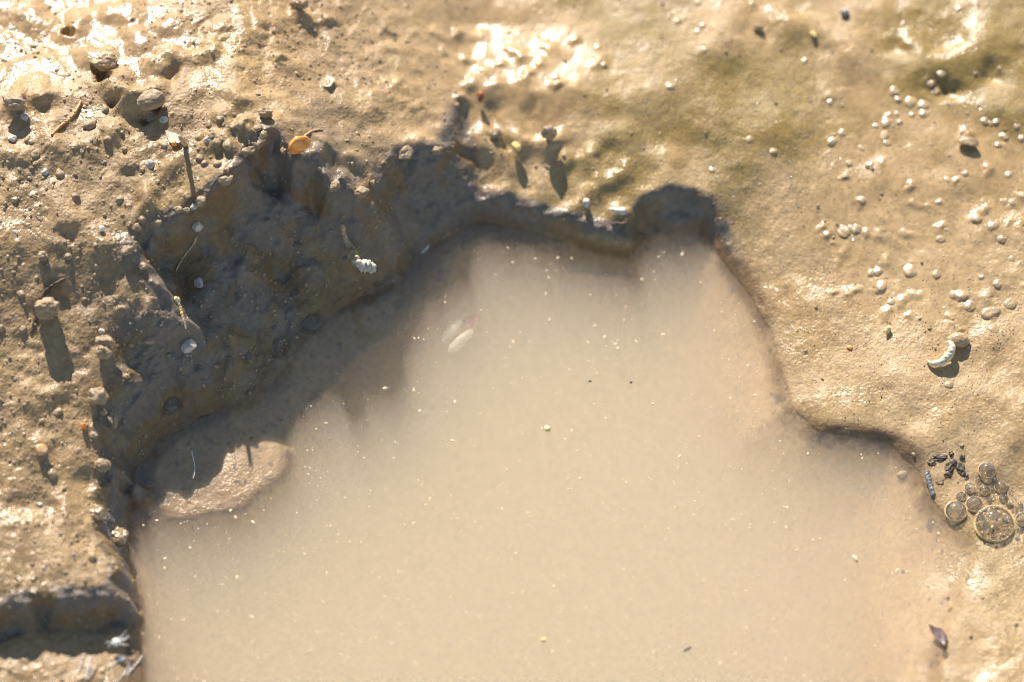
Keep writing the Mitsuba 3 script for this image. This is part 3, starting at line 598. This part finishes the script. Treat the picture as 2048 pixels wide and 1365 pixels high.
# ---------------------------------------------------------------- white fibres by the step at the lower left
k = new('fibre_tuft')
labels[k] = {'label': 'glinting white tuft of fine fibres in the shaded step, lower left', 'category': 'fibre tuft'}
c = lit_point(232, 1285, 0.0012)
put('droplet', place(lump_mesh((8 * R, 8 * R, 7 * R), 5, 0.3, 1.5, 3), c), 'fibre', parent=k)
put('droplet', place(lump_mesh((7 * R, 5 * R, 4 * R), 6, 0.4, 1.5, 3), lit_point(243, 1318, 0.001)), 'fibre', parent=k)
for n in range(12):
    a = g.uniform(-0.5, 0.9) if n < 9 else g.uniform(2.4, 4.0)
    L = g.uniform(10, 30) * R
    e = c + [L * math.cos(a), L * math.sin(a), g.uniform(-0.001, 0.0025)]
    put('fibre', tube([c, (c + e) / 2 + g.normal(size=3) * 0.0004, e], np.array([0.8, 0.7, 0.5]) * R, 5, n, 0.05, 10), 'fibre', parent=k)
for n in range(9):
    u, v = g.uniform(105, 260), g.uniform(1325, 1372)
    a = g.uniform(0.4, 1.6)
    L = g.uniform(18, 40)
    strand('fibre', [(u, v), (u + L / 2 * math.cos(a) + 2, v - L / 2 * math.sin(a)), (u + L * math.cos(a), v - L * math.sin(a))], [1.0, 1.0, 0.7], 'fibre', 'fine pale fibre lying on the mud below the step, lower left', 'fibre', 0.0008, n, 5, 0.05, 'pale fibres at the lower left', 14)

# ---------------------------------------------------------------- specks afloat on the water
parts, tries = [], 0
while len(parts) < 3200 and tries < 60000:
    tries += 1
    u, v = g.uniform(260, 1960), g.uniform(470, 1420)
    p = at(u, v, 0)
    if ground_z(p[0], p[1]) > -0.0035:
        continue
    if meshkit.fbm(np.array([[p[0] / 0.03, p[1] / 0.03, 0.5]]), 3, 77)[0] < g.uniform(0.25, 0.7):
        continue
    s = PX * (0.75 + 2.6 * g.uniform() ** 8)
    f = trimesh.creation.icosphere(subdivisions=0)
    f.vertices = f.vertices * [s * g.uniform(0.8, 1.8), s, s * 0.4] @ rotz(g.uniform(0, 3)).T + p + [0, 0, 0.0001 if g.uniform() < 0.6 else -g.uniform(0.0006, 0.004)]
    parts.append(f)
put('floating_specks', trimesh.util.concatenate(parts), 'speck', 'pale specks afloat all over the cloudy water', 'specks', kind='stuff', smooth=False)
for u, v, w, h, b, lab, cat in [(1088, 1280, 11, 11, 'yellow_seed', 'tiny round seed afloat near the bottom of the puddle', 'seed'), (1095, 858, 13, 14, 'yellow_seed', 'yellow seed speck afloat in the middle of the puddle', 'seed'), (1180, 763, 7, 5, 'rotten', 'left of two dark specks afloat below the far bank', 'speck'), (1262, 765, 6, 5, 'rotten', 'right of two dark specks afloat below the far bank', 'speck'),
                                (1374, 1299, 20, 6, 'rotten', 'dark sliver afloat near the bottom of the puddle', 'sliver'), (772, 777, 16, 10, 'speck', 'pale flake afloat near the shaded wall', 'flake'), (618, 1304, 22, 4, 'straw', 'short straw bit afloat at the lower left of the puddle', 'straw'), (1711, 1118, 9, 18, 'speck', 'long pale flake afloat right of the middle of the puddle', 'flake')]:
    m = lump_mesh((w / 2 * R, h / 2 * R, min(w, h) / 3 * R), int(u), 0.35, 1.5, 2)
    put(cat if cat != 'speck' else 'dark_speck', place(m, at(u, v, 0.15), 0.5), b, lab, cat, smooth=40)

# ---------------------------------------------------------------- loose sand grains on the mud: far too many to count
def grains(name, n, bsdf, label, dens, r0, r1, seed):
    q = np.random.default_rng(seed)
    xs, ys = q.uniform(-0.215, 0.215, 6 * n), q.uniform(-0.16, 0.19, 6 * n)
    zs = map_coordinates(Z, [np.interp(ys, ay, np.arange(ny)), np.interp(xs, ax, np.arange(nx))], order=1)
    sel = np.nonzero((zs > 0.0006) & (q.uniform(size=6 * n) < sstep(-0.1, 0.15, N(xs, ys, 0.02, 3, seed)) * dens(xs, ys)))[0][:n]
    b = trimesh.creation.icosphere(subdivisions=0)
    k = len(sel)
    r = r0 + (r1 - r0) * q.uniform(size=(k, 1, 1)) ** 4
    a = q.uniform(0, 6.28, k)
    v = b.vertices[None] * (r * q.uniform(0.6, 1.3, (k, 1, 3)))
    v = np.stack([v[..., 0] * np.cos(a)[:, None] - v[..., 1] * np.sin(a)[:, None], v[..., 0] * np.sin(a)[:, None] + v[..., 1] * np.cos(a)[:, None], v[..., 2]], -1)
    v = v + np.stack([xs[sel], ys[sel], zs[sel]], -1)[:, None]
    f = b.faces[None] + np.arange(k)[:, None, None] * len(b.vertices)
    put(name, trimesh.Trimesh(v.reshape(-1, 3), f.reshape(-1, 3), process=False), bsdf, label, 'sand', kind='stuff', smooth=False)
grains('dark_sand', 7000, 'rotten', 'fine dark grit sprinkled over the mud banks', lambda x, y: 0.35 + 0.65 * sstep(-0.02, 0.08, x), 0.00010, 0.00035, 5)
grains('pale_sand', 5000, 'grey_stone', 'fine glinting sand sprinkled over the mud banks', lambda x, y: 0.9, 0.00012, 0.0005, 6)
grains('mud_grit', 7000, 'clod_mud', 'fine mud grit sprinkled over the cloddy left bank', lambda x, y: 0.1 + 0.9 * sstep(0.02, -0.08, x), 0.0002, 0.0010, 7)
